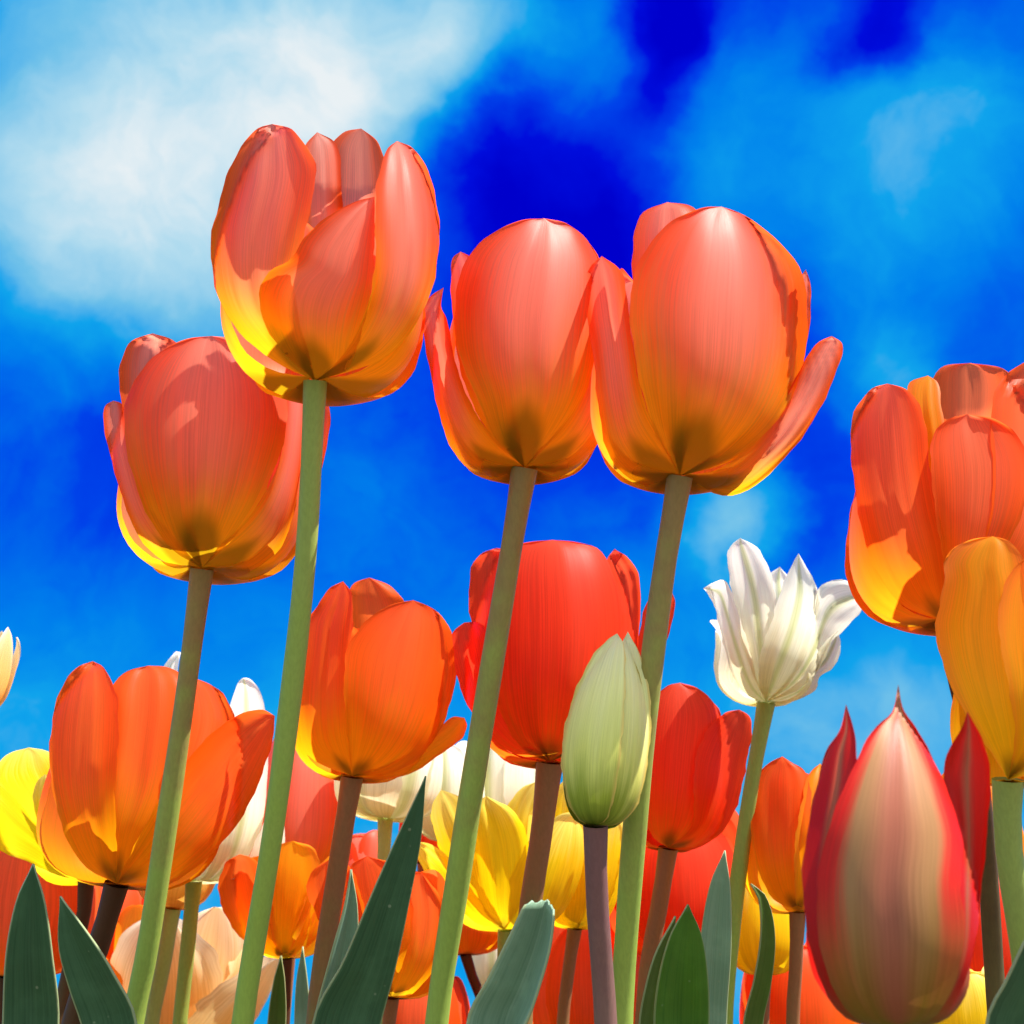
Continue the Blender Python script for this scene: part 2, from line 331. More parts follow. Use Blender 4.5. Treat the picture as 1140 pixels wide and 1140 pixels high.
def petal(parent, frame, Rw, Lw, prof, mat, rng, az=0, layer=1., w=1., ln=1., lean=0., curl=0., tip='round', vm=.56, tipr=1., k=1., wav=1., notch=0., skew=0., nu=17, nv=26, roll=0.):
    """one petal: a curved sheet wrapped about the flower's axis; az 0 faces the viewer, + goes right"""
    ph = [rng.uniform(0, 6.28) for _ in range(6)]
    a = R_(az); rad = Vector((math.sin(a), -math.cos(a), 0)); tan = Vector((math.cos(a), math.sin(a), 0))
    asl, asr, tw = 1 + rng.uniform(-.07, .07), 1 + rng.uniform(-.07, .07), rng.uniform(-.06, .06)
    rows, uvs = [], []
    for i in range(nv + 1):
        t = i / nv; v = 1 - (1 - t) ** 1.7
        r, z = cr(PROF[prof], v)
        r *= Rw * layer; z *= Lw * ln
        r *= 1 + (tipr - 1) * sstep(.45, 1., v)
        L_ = R_(lean) * sstep(0, .35, v)
        r2 = r * math.cos(L_) + z * math.sin(L_); z2 = z * math.cos(L_) - r * math.sin(L_) * .6
        c = max(0, (v - .6) / .4) ** 2
        r2 += curl * Lw * c; z2 -= abs(curl) * .25 * Lw * c
        hw = w * Rw * wshape(v, tip, vm)
        rc = max(r * k, hw / 1.75, .0004)
        row, ur = [], []
        for j in range(nu + 1):
            s = -1 + 2 * j / nu; s = math.copysign(abs(s) ** .9, s)
            e = abs(s); free = min(1., hw / (.45 * w * Rw))
            th = s * hw / rc * (asl if s < 0 else asr) * (1 + wav * free * e ** 5 * (.014 * math.sin(v * 23 + ph[0] + s) + .012 * math.sin(v * 51 + ph[1] + 2 * s)))
            x = r2 - rc + rc * math.cos(th); y = rc * math.sin(th)
            x += (roll + (.075 if layer >= .96 else -.03)) * Rw * e ** 4 * sstep(.05, .45, v)
            wv = wav * Rw * .030 * (e ** 2) * v * math.sin(v * 9 + ph[2] + (1.7 if s > 0 else 0)) + wav * Rw * .016 * math.sin(s * 3.1 + ph[3] + v * 4) * v * sstep(1.05, .8, v)
            x += wv * free
            x -= Rw * .022 * math.exp(-(s / .10) ** 2) * sstep(.15, .6, v) * sstep(1, .88, v)      # midrib crease
            zz = z2 + Lw * .022 * wav * v ** 3 * free * min(1, e * 1.5) * (1.15 - v) * 3 * (math.sin(s * 5 + ph[4]) + .6 * math.sin(s * 11 + ph[5])) - notch * Lw * math.exp(-(s / .16) ** 2) * sstep(.82, 1, v)
            sa = (skew + tw) * v * v; rx = rad * math.cos(sa) + tan * math.sin(sa); ty = tan * math.cos(sa) - rad * math.sin(sa)
            p = rx * x + ty * y + Vector((0, 0, zz))
            row.append(frame @ p); ur.append(((s + 1) / 2, v))
        rows.append(row); uvs.append(ur)
    return grid_mesh('petal', rows, uvs, mat, parent)

def body_table(prof, Rw, Lw):
    q = [(0., 0.)] + [(cr(PROF[prof], i / 60)[0] * Rw, cr(PROF[prof], i / 60)[1] * Lw) for i in range(1, 61)]
    zm = min(z for _, z in q); out = [(zm - 1e-5, 0.)]
    for rr, z in q:
        if z > out[-1][0]: out.append((z, rr))
        elif z <= zm + 1e-4: out[-1] = (out[-1][0], max(out[-1][1], rr * .9))
    return out
def body_r(tab, z):
    if z >= tab[-1][0]: return tab[-1][1]
    lo, hi = 0, len(tab) - 1
    while hi - lo > 1:
        m = (lo + hi) // 2
        if tab[m][0] <= z: lo = m
        else: hi = m
    a, b = tab[lo], tab[hi]; f = (z - a[0]) / (b[0] - a[0])
    return a[1] + f * (b[1] - a[1])
def chord(pts):
    q, L = [], 0.
    for i, p in enumerate(pts):
        if i: L += math.hypot(p[0] - pts[i - 1][0], p[1] - pts[i - 1][1])
        q.append([L, *p])
    for k in q: k[0] /= L
    return q
def shaped_petal(parent, wf, inv, Rw, Lw, prof, mat, rng, L, R, layer=1., far=False, push=0., wav=1., nu=20, nv=30):
    """a petal whose two margins are given (base up to tip); it is laid round the flower's swelling body"""
    tab = body_table(prof, Rw, Lw); wi = wf.inverted(); w3 = wi.to_3x3()
    o = wi @ CAM; D = (wf.translation - CAM).length
    cl, c2 = chord(L), chord(R); ph = [rng.uniform(0, 6.28) for _ in range(6)]
    zb = tab[0][0]
    def g(p):
        rad = math.hypot(p.x, p.y)
        if p.z < zb: return math.hypot(rad, p.z - zb) + 1e-5
        return rad - layer * body_r(tab, p.z)
    rows, uvs = [], []
    for i in range(nv + 1):
        t = i / nv; v = 1 - (1 - t) ** 1.5
        a, b = cr(cl, v), cr(c2, v); wpx = math.hypot(a[0] - b[0], a[1] - b[1]); free = min(1., wpx * D / FPX / (.5 * Rw))
        row, ur = [], []
        for j in range(nu + 1):
            s = -1 + 2 * j / nu; e = abs(s); f = (s + 1) / 2
            # margins round off: sample more densely near them
            f = .5 + .5 * math.copysign(math.sin(math.pi / 2 * e) ** .9, s) if e > 0 else .5
            jx = free * e ** 6 * .7 * (math.sin(v * 37 + ph[0] + s) + .8 * math.sin(v * 71 + ph[1] - s))
            px, py = a[0] + (b[0] - a[0]) * f + jx, a[1] + (b[1] - a[1]) * f
            d = ray(px, py).normalized(); dl = w3 @ d
            n = 64; ts = [D + (k / n * 2 - 1) * 2.6 * Rw + Lw * .35 * (k / n) for k in range(n + 1)]
            gs = [g(o + dl * q) for q in ts]
            ks = range(n) if not far else range(n - 1, -1, -1)
            hit = None
            for k in ks:
                if (gs[k] > 0) != (gs[k + 1] > 0): hit = k; break
            if hit is not None:
                x0, x1 = ts[hit], ts[hit + 1]; s0 = gs[hit] > 0
                for _ in range(22):
                    m = (x0 + x1) / 2
                    if (g(o + dl * m) > 0) == s0: x0 = m
                    else: x1 = m
                q = (x0 + x1) / 2
            else:
                k = min(range(n + 1), key=lambda z: gs[z]); x0, x1 = ts[max(0, k - 1)], ts[min(n, k + 1)]
                for _ in range(26):
                    m1, m2 = x0 + (x1 - x0) * .382, x0 + (x1 - x0) * .618
                    if g(o + dl * m1) < g(o + dl * m2): x1 = m2
                    else: x0 = m1
                q = (x0 + x1) / 2
            su = (f * 2 - 1)
            amp = Rw * sstep(.1, .5, v) * free
            sg = -1 if far else 1
            q += sg * amp * (.030 * math.exp(-(su / .10) ** 2) * sstep(1, .85, v) - (.07 if layer >= .97 else .0) * abs(su) ** 5)
            q += wav * amp * (.020 * math.sin(su * 3 + ph[2] + v * 3) + .018 * su * su * math.sin(v * 10 + ph[3] + (1.8 if su > 0 else 0)) + .008 * math.sin(su * 9 + ph[4] + v * 2))
            q += push * Rw * sstep(.15, 1, v)
            row.append(inv @ (CAM + d * q)); ur.append((f, v))
        rows.append(row); uvs.append(ur)
    return grid_mesh('petal', rows, uvs, mat, parent)

def tube(name, pts, r0, r1, mat, parent, seg=12):
    rows, uvs = [], []
    n = len(pts)
    for i, p in enumerate(pts):
        tdir = (pts[min(n - 1, i + 1)] - pts[max(0, i - 1)]).normalized()
        u = tdir.cross(Vector((0, 1, 0))).normalized(); w = tdir.cross(u)
        f = i / (n - 1); rr = r0 + (r1 - r0) * f
        rr *= 1 + .035 * math.sin(f * 17 + r0 * 9e4) + .02 * math.sin(f * 41 + r0 * 5e4)
        if f > .955: rr *= 1 + .22 * sstep(.955, 1., f)
        rows.append([p + (u * math.cos(6.28318 * j / seg) + w * math.sin(6.28318 * j / seg)) * rr for j in range(seg + 1)])
        uvs.append([(j / seg, f) for j in range(seg + 1)])
    return grid_mesh(name, rows, uvs, mat, parent)

def spline(pts, per=7):
    q, L = [], 0.
    for i, p in enumerate(pts):
        if i: L += (p - pts[i - 1]).length
        q.append((L, *p))
    n = max(26, (len(pts) - 1) * per); k = pts[0].x * 900
    return [Vector(cr(q, L * i / n)) + Vector((math.sin(k + i / n * 9) + .5 * math.sin(2 * k + i / n * 21), math.sin(2 * k + i / n * 7), 0)) * .0005 * math.sin(math.pi * i / n) for i in range(n + 1)]

def root_of(pts):
    """carry a curve (listed from the top down) on to the soil"""
    a, b = pts[-2], pts[-1]
    d = (b - a); d = d / max(1e-6, -d.z) if d.z < -1e-4 else Vector((0, 0, -1))
    return b + Vector((d.x * b.z * .45, d.y * b.z * .45 , -b.z))

SEED = [11]
def tulip(name, label, cat, d, base, Rp, Lp, petals, mat, stem='green', path=(), lean=0., tilt=0., prof='cup', sw=20, sd=None, group=None, res=1., az0=0, **dflt):
    """d: metres from the lens; base: where the stem meets the flower; Rp, Lp: radius and height; lean: sideways, + right; tilt: + away from the viewer"""
    SEED[0] += 1; rng = random.Random(SEED[0])
    B = at(base[0], base[1], d)
    pts = [B] + [at(q[0], q[1], d + (q[2] if len(q) > 2 else 0)) for q in path]
    g = root_of(pts) if len(pts) > 1 else Vector((B.x - .02, B.y, 0))
    if len(pts) == 1: pts.append((B + g) / 2 + Vector((.004, 0, 0)))
    pts.append(g)
    e = bpy.data.objects.new(name, None); COL.objects.link(e); e.empty_display_size = .02
    e.location = (g.x, g.y, 0)
    e['label'] = label; e['category'] = cat
    if group: e['group'] = group
    inv = Matrix.Translation(-Vector((g.x, g.y, 0)))
    loc = [inv @ p for p in reversed(pts)]
    if loc[0].z < .001: loc[0].z = -.004
    s = d / FPX
    tube('stem', spline(loc, 9), sw * s * .62, sw * s * .5, SM[stem], e)
    rotm = Matrix.Rotation(R_(lean), 4, 'Y') @ Matrix.Rotation(R_(-tilt), 4, 'X')
    fr = inv @ Matrix.Translation(B) @ rotm
    up = (rotm @ Vector((0, 0, 1)))
    rn = ray(*base).normalized()
    fs = math.sqrt(max(.2, 1 - up.dot(rn) ** 2))
    for p in petals:
        kw = dict(dflt); kw.update(p); m_ = kw.pop('mat', mat)
        if 'L' in kw:
            kw['L'] = [base] + kw['L'] + [kw['tip']]; kw['R'] = [base] + kw['R'] + [kw.pop('tip')]
            wf = Matrix.Translation(B) @ rotm; pf = kw.pop('prof', prof)
            shaped_petal(e, wf, inv, Rp * s, Lp * s / fs, pf, M[m_], rng, nu=max(12, int(22 * res)), nv=max(16, int(32 * res)), **kw)
            continue
        n = dict(nu=max(9, int(20 * res)), nv=max(12, int(30 * res)))
        kw['az'] = kw.get('az', 0) + az0
        petal(e, fr, Rp * s, Lp * s / fs, kw.pop('prof', prof), M[m_], rng, **n, **kw)
    return e
def six(rng_seed, spread=1.0, lean=0., w=1.0, tip='round', az=0, curl=0.):
    r = random.Random(rng_seed); out = []
    for i in range(3):
        out.append(dict(az=az + i * 120 + r.uniform(-10, 10), layer=1., w=min(w, 1.02) * r.uniform(.86, .98), ln=r.uniform(.92, 1.0), lean=lean + r.uniform(-2, 5), tip=tip, curl=curl + r.uniform(-.01, .03)))
        out.append(dict(az=az + 60 + i * 120 + r.uniform(-10, 10), layer=.92, w=min(w, 1.02) * r.uniform(.86, .98), ln=r.uniform(.96, 1.06), lean=lean + r.uniform(-3, 2), tip=tip, curl=curl + r.uniform(-.02, .02)))
    return out
P = dict

def leaf(label, d, spine, mat, fold=.35, yaw=0., group=None, cut=False, twist=0.):
    """spine: (px, py, half-width px [, depth change]) from the tip down"""
    pts, ws = [], []
    for q in spine:
        pts.append(at(q[0], q[1], d + (q[3] if len(q) > 3 else 0))); ws.append(q[2] * d / FPX)
    g = root_of(pts); pts.append(g); ws.append(ws[-1] * .75)
    e0 = Vector((g.x, g.y, 0))
    q, L = [], 0.
    for i, (p, w) in enumerate(zip(pts, ws)):
        if i: L += (p - pts[i - 1]).length
        q.append((L, p.x, p.y, p.z, w))
    rows, uvs = [], []; n = 64; nu = 14
    sd = sum(spine[0][:2])
    for i in range(n + 1):
        f = i / n; t = L * (.55 * f + .45 * f * f); x, y, z, w = cr(q, t)
        x2, y2, z2, _ = cr(q, min(L, t + L * .02)); x1, y1, z1, _ = cr(q, max(0, t - L * .02))
        c = Vector((x, y, z)); td = (Vector((x2, y2, z2)) - Vector((x1, y1, z1))).normalized()
        yv = R_(yaw + twist * i / n)
        side = Vector((math.cos(yv), math.sin(yv), 0)); side = (side - td * side.dot(td)).normalized(); nn = td.cross(side).normalized()
        w = max(w, .00015)
        row, ur = [], []
        for j in range(nu + 1):
            s = -1 + 2 * j / nu
            lift = fold * w * (math.sqrt(s * s + .03) - .17)
            edge = w * .05 * s * s * math.sin(t / L * 14 + s * 2 + sd)
            p = c + side * (s * w) + nn * (lift + edge)
            if cut and i == 0: p = p - td * (-.0004 * math.sin(j * 2.3) - .0003 * math.sin(j * 5.1) - .0012 * s * s) 
            row.append(p - e0); ur.append(((s + 1) / 2, 1 - i / n))
        rows.append(row); uvs.append(ur)
    o = grid_mesh('tulip_leaf', rows, uvs, LM[mat]); o.location = e0
    sol = o.modifiers.new('thickness', 'SOLIDIFY'); sol.thickness = .0006; sol.offset = 0
    o['label'] = label; o['category'] = 'leaf'
    o['group'] = group or 'tulip leaves rising from the bed'
    return o

TG = 'tulips in bloom in the bed'
# ================================================================== the tall coral tulips
tulip('coral_tulip', 'tallest coral tulip, its open top showing the shiny inner petals, against the white cloud', 'tulip', .36, (351, 424), 127, 268,
      [P(L=[(308, 404), (280, 383), (256, 357), (241, 324), (235, 291), (236, 257), (245, 222), (256, 186), (271, 160), (287, 143)], R=[(342, 385), (332, 347), (328, 310), (339, 262), (349, 215), (352, 193), (349, 177), (339, 160), (325, 144)], tip=(303, 138), layer=0.98),
       P(L=[(318, 395), (297, 365), (288, 330), (300, 302), (325, 288), (338, 265), (365, 241), (394, 225)], R=[(388, 410), (400, 378), (410, 343), (415, 310), (417, 262)], tip=(417, 219), layer=1.015),
       P(L=[(380, 398), (405, 352), (417, 300), (418, 250), (419, 210), (424, 185), (431, 166)], R=[(398, 411), (432, 396), (457, 370), (474, 340), (486, 300), (489, 250), (484, 215), (473, 183), (460, 165)], tip=(442, 157), layer=1.04),
       P(L=[(355, 400), (340, 300), (335, 200), (338, 165)], R=[(365, 400), (380, 300), (380, 200), (374, 160)], tip=(353, 147), layer=0.93, far=True),
       P(L=[(365, 400), (360, 300), (362, 200), (368, 162), (383, 147)], R=[(385, 400), (420, 300), (432, 220), (428, 180), (420, 157)], tip=(402, 143), layer=0.97, far=True),
       P(az=180, w=1.0, ln=.84), P(az=118, layer=.9, w=1.0, ln=.82), P(az=-118, layer=.9, w=1.0, ln=.82)],
      'coral', 'green', [(338, 640), (310, 880), (272, 1140)], lean=2.5, group=TG, sw=23, res=1.3)
tulip('coral_tulip', 'coral tulip behind the stem of the tallest one, lowest of the four tall blooms', 'tulip', .40, (225, 633), 116, 256,
      [P(L=[(190, 610), (165, 575), (148, 530), (140, 495), (138, 465), (143, 438), (156, 414), (178, 392), (205, 378)], R=[(258, 600), (288, 560), (310, 510), (320, 470), (318, 440), (308, 415), (290, 394), (263, 378)], tip=(235, 374), layer=1.04),
       P(L=[(188, 628), (156, 600), (135, 550), (121, 500), (115, 470), (117, 452)], R=[(195, 600), (165, 560), (150, 510), (141, 470), (136, 450)], tip=(126, 446), layer=1.0),
       P(L=[(190, 590), (155, 540), (138, 470), (133, 430), (135, 400), (146, 380)], R=[(215, 560), (210, 480), (205, 420), (197, 382)], tip=(170, 371), layer=0.94),
       P(L=[(246, 605), (288, 560), (312, 510), (318, 460), (322, 430)], R=[(268, 640), (308, 615), (325, 580), (334, 530), (340, 490), (342, 455)], tip=(338, 415), layer=0.98),
       P(L=[(270, 600), (310, 540), (335, 480), (342, 445)], R=[(290, 620), (330, 590), (355, 530), (366, 485), (367, 455)], tip=(358, 430), layer=0.93, far=True),
       P(az=180, w=1.0, ln=.84), P(az=118, layer=.9, w=1.0, ln=.82), P(az=-118, layer=.9, w=1.0, ln=.82)],
      'coral', 'tan', [(198, 830), (165, 1050), (148, 1140)], lean=3, group=TG, sw=23, res=1.2)
tulip('coral_tulip', 'coral tulip at the centre with a small pointed side petal touching the tallest bloom', 'tulip', .375, (584, 521), 104, 272,
      [P(L=[(552, 490), (530, 440), (512, 400), (506, 360), (508, 325), (520, 287), (537, 268), (558, 254), (580, 245)], R=[(615, 490), (645, 450), (660, 410), (668, 360), (672, 320), (667, 287), (652, 266), (632, 249)], tip=(606, 243), layer=1.03),
       P(L=[(540, 530), (510, 511), (492, 472), (481, 424), (472, 375), (470, 345), (479, 330)], R=[(560, 500), (530, 460), (512, 420), (503, 385), (498, 356), (491, 342)], tip=(494, 320), layer=1.0),
       P(L=[(550, 490), (522, 440), (508, 390), (503, 340), (502, 300), (504, 287)], R=[(575, 460), (550, 390), (540, 320), (526, 288)], tip=(513, 280), layer=0.95),
       P(L=[(600, 500), (626, 470), (648, 430), (660, 380), (664, 340)], R=[(630, 522), (660, 502), (677, 470), (683, 430), (684, 380), (681, 330)], tip=(673, 300), layer=0.98),
       P(az=180, w=1.0, ln=.84), P(az=118, layer=.9, w=1.0, ln=.82), P(az=-118, layer=.9, w=1.0, ln=.82)],
      'coral', 'tan', [(548, 735), (512, 960), (487, 1140)], lean=0, group=TG, sw=25, res=1.3)
tulip('coral_tulip', 'coral tulip with one narrow petal spread out to the right like an ear', 'tulip', .36, (757, 530), 116, 296,
      [P(L=[(731, 485), (715, 437), (706, 389), (701, 345), (705, 310), (716, 283), (735, 257), (757, 241), (783, 231)], R=[(800, 518), (836, 496), (864, 470), (886, 432), (897, 389), (899, 345), (894, 309), (880, 282), (861, 264), (843, 249), (824, 237)], tip=(803, 230), layer=1.04, wav=.35),
       P(L=[(731, 542), (697, 530), (678, 507), (667, 459), (660, 393), (652, 345), (650, 315), (657, 297)], R=[(738, 490), (718, 450), (707, 400), (700, 350), (697, 322), (690, 300)], tip=(670, 285), layer=1.0),
       P(L=[(740, 470), (720, 400), (706, 330), (704, 280), (707, 255), (718, 235)], R=[(770, 470), (785, 380), (790, 300), (782, 250), (770, 230)], tip=(743, 225), layer=0.95),
       P(L=[(800, 522), (840, 490), (868, 452), (886, 420), (898, 398), (911, 381)], R=[(805, 552), (836, 544), (862, 522), (893, 487), (919, 443), (935, 402), (938, 383)], tip=(926, 374), layer=1.0),
       P(L=[(800, 500), (850, 440), (874, 360), (880, 325)], R=[(820, 510), (880, 450), (900, 372), (903, 335), (902, 315)], tip=(897, 300), layer=0.95),
       P(az=180, w=1.0, ln=.84), P(az=118, layer=.9, w=1.0, ln=.82), P(az=-118, layer=.9, w=1.0, ln=.82)],
      'coral', 'tan', [(735, 660), (708, 900), (692, 1140)], lean=3, group=TG, sw=25, res=1.3)
# ================================================================== middle row
tulip('orange_tulip', 'wide orange tulip on a dark brown stem, crossed by the slanting green stem at left', 'tulip', .44, (130, 984), 112, 236,
      [P(L=[(95, 965), (75, 935), (62, 895), (55, 848), (59, 798), (70, 762), (86, 743)], R=[(130, 940), (128, 880), (132, 820), (131, 780), (123, 755), (114, 742)], tip=(103, 736), layer=1.02),
       P(L=[(112, 930), (112, 870), (118, 800), (124, 765), (140, 748)], R=[(165, 930), (195, 880), (208, 820), (211, 780), (203, 752), (188, 743)], tip=(165, 741), layer=0.96, wav=1.6),
       P(L=[(165, 940), (185, 860), (200, 790), (205, 762)], R=[(215, 900), (250, 840), (262, 803), (251, 776), (236, 763)], tip=(220, 756), layer=0.94, wav=1.6),
       P(L=[(148, 945), (184, 880), (215, 838), (246, 808), (270, 794), (292, 790)], R=[(182, 986), (214, 969), (246, 940), (274, 902), (296, 850), (304, 820)], tip=(306, 797), layer=1.05),
       P(az=180, w=1.0, ln=.84), P(az=118, layer=.9, w=1.0, ln=.82), P(az=-118, layer=.9, w=1.0, ln=.82)],
      'orange', 'brown', [(112, 1045), (83, 1130)], lean=5, group=TG, sw=24, res=1.1)
tulip('orange_tulip', 'orange tulip with a low yellowish petal stuck out towards the central tall stem', 'tulip', .45, (392, 864), 86, 222,
      [P(L=[(355, 850), (338, 835), (331, 805), (332, 765), (338, 715), (342, 690), (355, 672), (367, 655)], R=[(390, 820), (390, 770), (391, 720), (393, 680), (391, 660)], tip=(382, 647), layer=1.0),
       P(L=[(390, 780), (384, 700), (386, 665), (395, 649)], R=[(430, 780), (455, 720), (456, 685), (446, 663), (430, 650)], tip=(411, 643), layer=0.97, far=True),
       P(L=[(388, 830), (384, 790), (383, 750), (387, 720), (398, 702), (415, 685), (436, 673)], R=[(430, 862), (462, 847), (485, 821), (500, 788), (507, 755), (504, 715), (497, 692), (481, 677)], tip=(460, 668), layer=1.04),
       P(L=[(440, 845), (478, 820), (495, 805), (504, 798)], R=[(430, 867), (460, 860), (490, 840), (514, 822), (520, 808)], tip=(517, 799), layer=0.97, mat='amber'),
       P(az=180, w=1.0, ln=.84), P(az=118, layer=.9, w=1.0, ln=.82), P(az=-118, layer=.9, w=1.0, ln=.82)],
      'orange', 'rust', [(374, 975), (355, 1110)], lean=5, group=TG, sw=22, res=1.1)
tulip('red_tulip', 'large red tulip between two tall stems, partly hidden by the pale green bud', 'tulip', .46, (612, 848), 98, 240,
      [P(L=[(585, 836), (562, 805), (550, 765), (546, 720), (546, 675), (550, 640), (560, 615), (580, 605)], R=[(650, 825), (675, 790), (689, 745), (693, 700), (689, 660), (679, 630), (667, 612), (645, 604)], tip=(615, 601), layer=1.03, wav=1.3),
       P(L=[(570, 838), (543, 817), (523, 790), (508, 752), (501, 720), (505, 703)], R=[(580, 815), (560, 780), (552, 740), (545, 705), (533, 693)], tip=(517, 693), layer=1.0),
       P(L=[(575, 800), (537, 740), (524, 690), (522, 655), (525, 632), (535, 617)], R=[(600, 800), (590, 700), (585, 640), (572, 614)], tip=(552, 610), layer=0.95),
       P(L=[(660, 810), (680, 750), (689, 690), (684, 650), (675, 625)], R=[(675, 815), (702, 760), (711, 710), (713, 665), (711, 640), (699, 621)], tip=(684, 611), layer=0.97),
       P(L=[(670, 800), (700, 740), (713, 700), (720, 670), (735, 662)], R=[(690, 820), (725, 765), (743, 710), (752, 673)], tip=(748, 659), layer=0.95),
       P(az=180, w=1.0, ln=.84), P(az=118, layer=.9, w=1.0, ln=.82), P(az=-118, layer=.9, w=1.0, ln=.82)],
      'red', 'rust', [(602, 930), (590, 1010), (580, 1140)], lean=2, group=TG, sw=24, res=1.1)
tulip('red_tulip', 'small red tulip with two overlapping front petals, right of the pale green bud', 'tulip', .52, (744, 944), 58, 186,
      [P(L=[(725, 930), (716, 900), (714, 850), (718, 810), (728, 780), (742, 764)], R=[(778, 920), (794, 880), (801, 835), (803, 800), (795, 782), (778, 767)], tip=(757, 760), layer=0.98),
       P(L=[(770, 920), (772, 880), (774, 845), (783, 820), (796, 802), (809, 793)], R=[(770, 946), (800, 930), (820, 898), (832, 845), (837, 815), (835, 798)], tip=(823, 790), layer=1.04),
       P(az=180, w=1.0, ln=.84), P(az=118, layer=.9, w=1.0, ln=.82), P(az=-118, layer=.9, w=1.0, ln=.82)],
      'red', 'rust', [(735, 1000), (720, 1090)], lean=6, group=TG, sw=19)
tulip('tulip_bud', 'pale green closed tulip bud on a mauve stem', 'tulip bud', .345, (663, 919), 49, 216,
      [P(L=[(645, 914), (631, 888), (625, 848), (629, 808), (642, 765), (660, 730), (675, 713)], R=[(676, 912), (685, 880), (692, 830), (696, 770), (696, 735), (694, 716)], tip=(687, 705), layer=1.05, wav=0.3),
       P(L=[(674, 912), (681, 875), (686, 820), (690, 760), (691, 720)], R=[(690, 917), (710, 895), (720, 855), (725, 805), (722, 765), (712, 728)], tip=(699, 703), layer=0.96, wav=0.3),
       P(az=190, w=1.5, ln=.93, tip='oval', vm=.42, layer=.93, wav=.3)],
      'greenbud', 'mauve', [(664, 1000), (674, 1140)], lean=9, prof='bud', sw=24, res=1.2)
tulip('white_tulip', 'white lily-like tulip with pointed flaring petals, alone against the blue sky', 'tulip', .50, (853, 782), 66, 160,
      [P(L=[(845, 760), (846, 730), (858, 695), (870, 655), (880, 632)], R=[(875, 765), (897, 730), (909, 690), (911, 660), (901, 637)], tip=(889, 616), layer=1.04),
       P(L=[(838, 750), (824, 710), (815, 660), (810, 625), (813, 608)], R=[(862, 740), (866, 700), (863, 660), (855, 630), (842, 609)], tip=(824, 599), layer=0.98),
       P(L=[(832, 774), (815, 750), (804, 710), (795, 674), (788, 661)], R=[(842, 755), (834, 720), (824, 690), (815, 662), (807, 646), (795, 648)], tip=(783, 655), layer=1.0, push=-0.1),
       P(L=[(880, 750), (895, 715), (905, 680), (914, 652), (936, 645), (955, 652)], R=[(888, 768), (912, 745), (926, 715), (943, 698), (957, 682)], tip=(969, 663), layer=1.0, push=0.1, wav=2),
       P(L=[(885, 762), (903, 738), (918, 715)], R=[(875, 783), (907, 769), (913, 753), (928, 743), (936, 722)], tip=(933, 702), layer=0.97, wav=2),
       P(L=[(850, 740), (848, 680), (851, 645)], R=[(880, 740), (890, 680), (882, 648)], tip=(868, 631), layer=0.97, far=True),
       P(az=180, w=1.0, ln=.7, lean=2), P(az=118, layer=.9, w=1.0, ln=.6), P(az=-118, layer=.9, w=1.0, ln=.6)],
      'white', 'green', [(832, 900), (813, 1050), (806, 1140)], lean=2, prof='lily', group=TG, sw=17)
tulip('striped_tulip', 'large red and cream striped tulip with spiky petal tips in the right foreground', 'tulip', .235, (1001, 1142), 98, 372,
      [P(L=[(955, 1135), (925, 1095), (911, 1040), (910, 980), (920, 930), (936, 885), (955, 843), (976, 808), (993, 793)], R=[(1038, 1135), (1062, 1095), (1074, 1045), (1070, 985), (1071, 930), (1058, 890), (1040, 846), (1020, 811), (1006, 790)], tip=(1000, 762), layer=1.1, wav=0.5),
       P(L=[(945, 1136), (917, 1100), (900, 1046), (893, 975), (899, 924), (909, 875), (919, 837), (934, 815)], R=[(960, 1090), (945, 1030), (942, 980), (948, 920), (955, 865), (951, 815)], tip=(942, 784), layer=1.0, mat='redside', wav=0.6),
       P(L=[(1050, 1100), (1066, 1050), (1064, 990), (1060, 930), (1052, 880), (1050, 855), (1059, 830), (1070, 812)], R=[(1045, 1138), (1080, 1075), (1093, 985), (1101, 900), (1102, 850), (1094, 825), (1086, 808)], tip=(1077, 792), layer=1.0, mat='redside'),
       P(az=180, w=1.0, ln=.8, tip='point', vm=.4, mat='redside'), P(az=60, layer=.85, w=.9, ln=.6, tip='point', vm=.4, mat='redside'), P(az=-60, layer=.85, w=.9, ln=.6, tip='point', vm=.4, mat='redside')],
      'redcream', 'green', [(985, 1260), (978, 1400)], lean=0, prof='egg', sw=34, res=1.3)
tulip('orange_tulip', 'big open orange tulip cut off by the right edge, on a dark stem', 'tulip', .40, (1052, 692), 118, 268,
      [P(L=[(1010, 677), (985, 652), (965, 610), (954, 560), (948, 510), (947, 476), (954, 453), (970, 433)], R=[(1055, 650), (1053, 610), (1042, 560), (1034, 510), (1031, 475), (1023, 450), (1008, 433)], tip=(988, 427), layer=1.0),
       P(L=[(1040, 620), (1020, 520), (1010, 450), (1013, 426)], R=[(1065, 600), (1055, 500), (1048, 450), (1044, 426)], tip=(1033, 418), layer=0.95, mat='amber'),
       P(L=[(1045, 560), (1040, 480), (1038, 430), (1047, 409)], R=[(1100, 560), (1122, 480), (1130, 430), (1118, 411)], tip=(1080, 404), layer=0.97, far=True),
       P(L=[(1052, 640), (1044, 590), (1038, 540), (1036, 500), (1042, 478), (1055, 467)], R=[(1090, 650), (1125, 600), (1141, 560), (1146, 520), (1136, 490), (1112, 468)], tip=(1077, 461), layer=1.02),
       P(L=[(1085, 640), (1105, 550), (1103, 480), (1106, 442), (1121, 416)], R=[(1110, 660), (1175, 610), (1205, 520), (1202, 440), (1185, 408)], tip=(1150, 398), layer=0.97),
       P(az=180, w=1.0, ln=.84), P(az=118, layer=.9, w=1.0, ln=.82), P(az=-118, layer=.9, w=1.0, ln=.82)],
      'sunset', 'brown', [(1068, 770), (1092, 880), (1110, 1140)], lean=6, group=TG, sw=20, res=1.1)
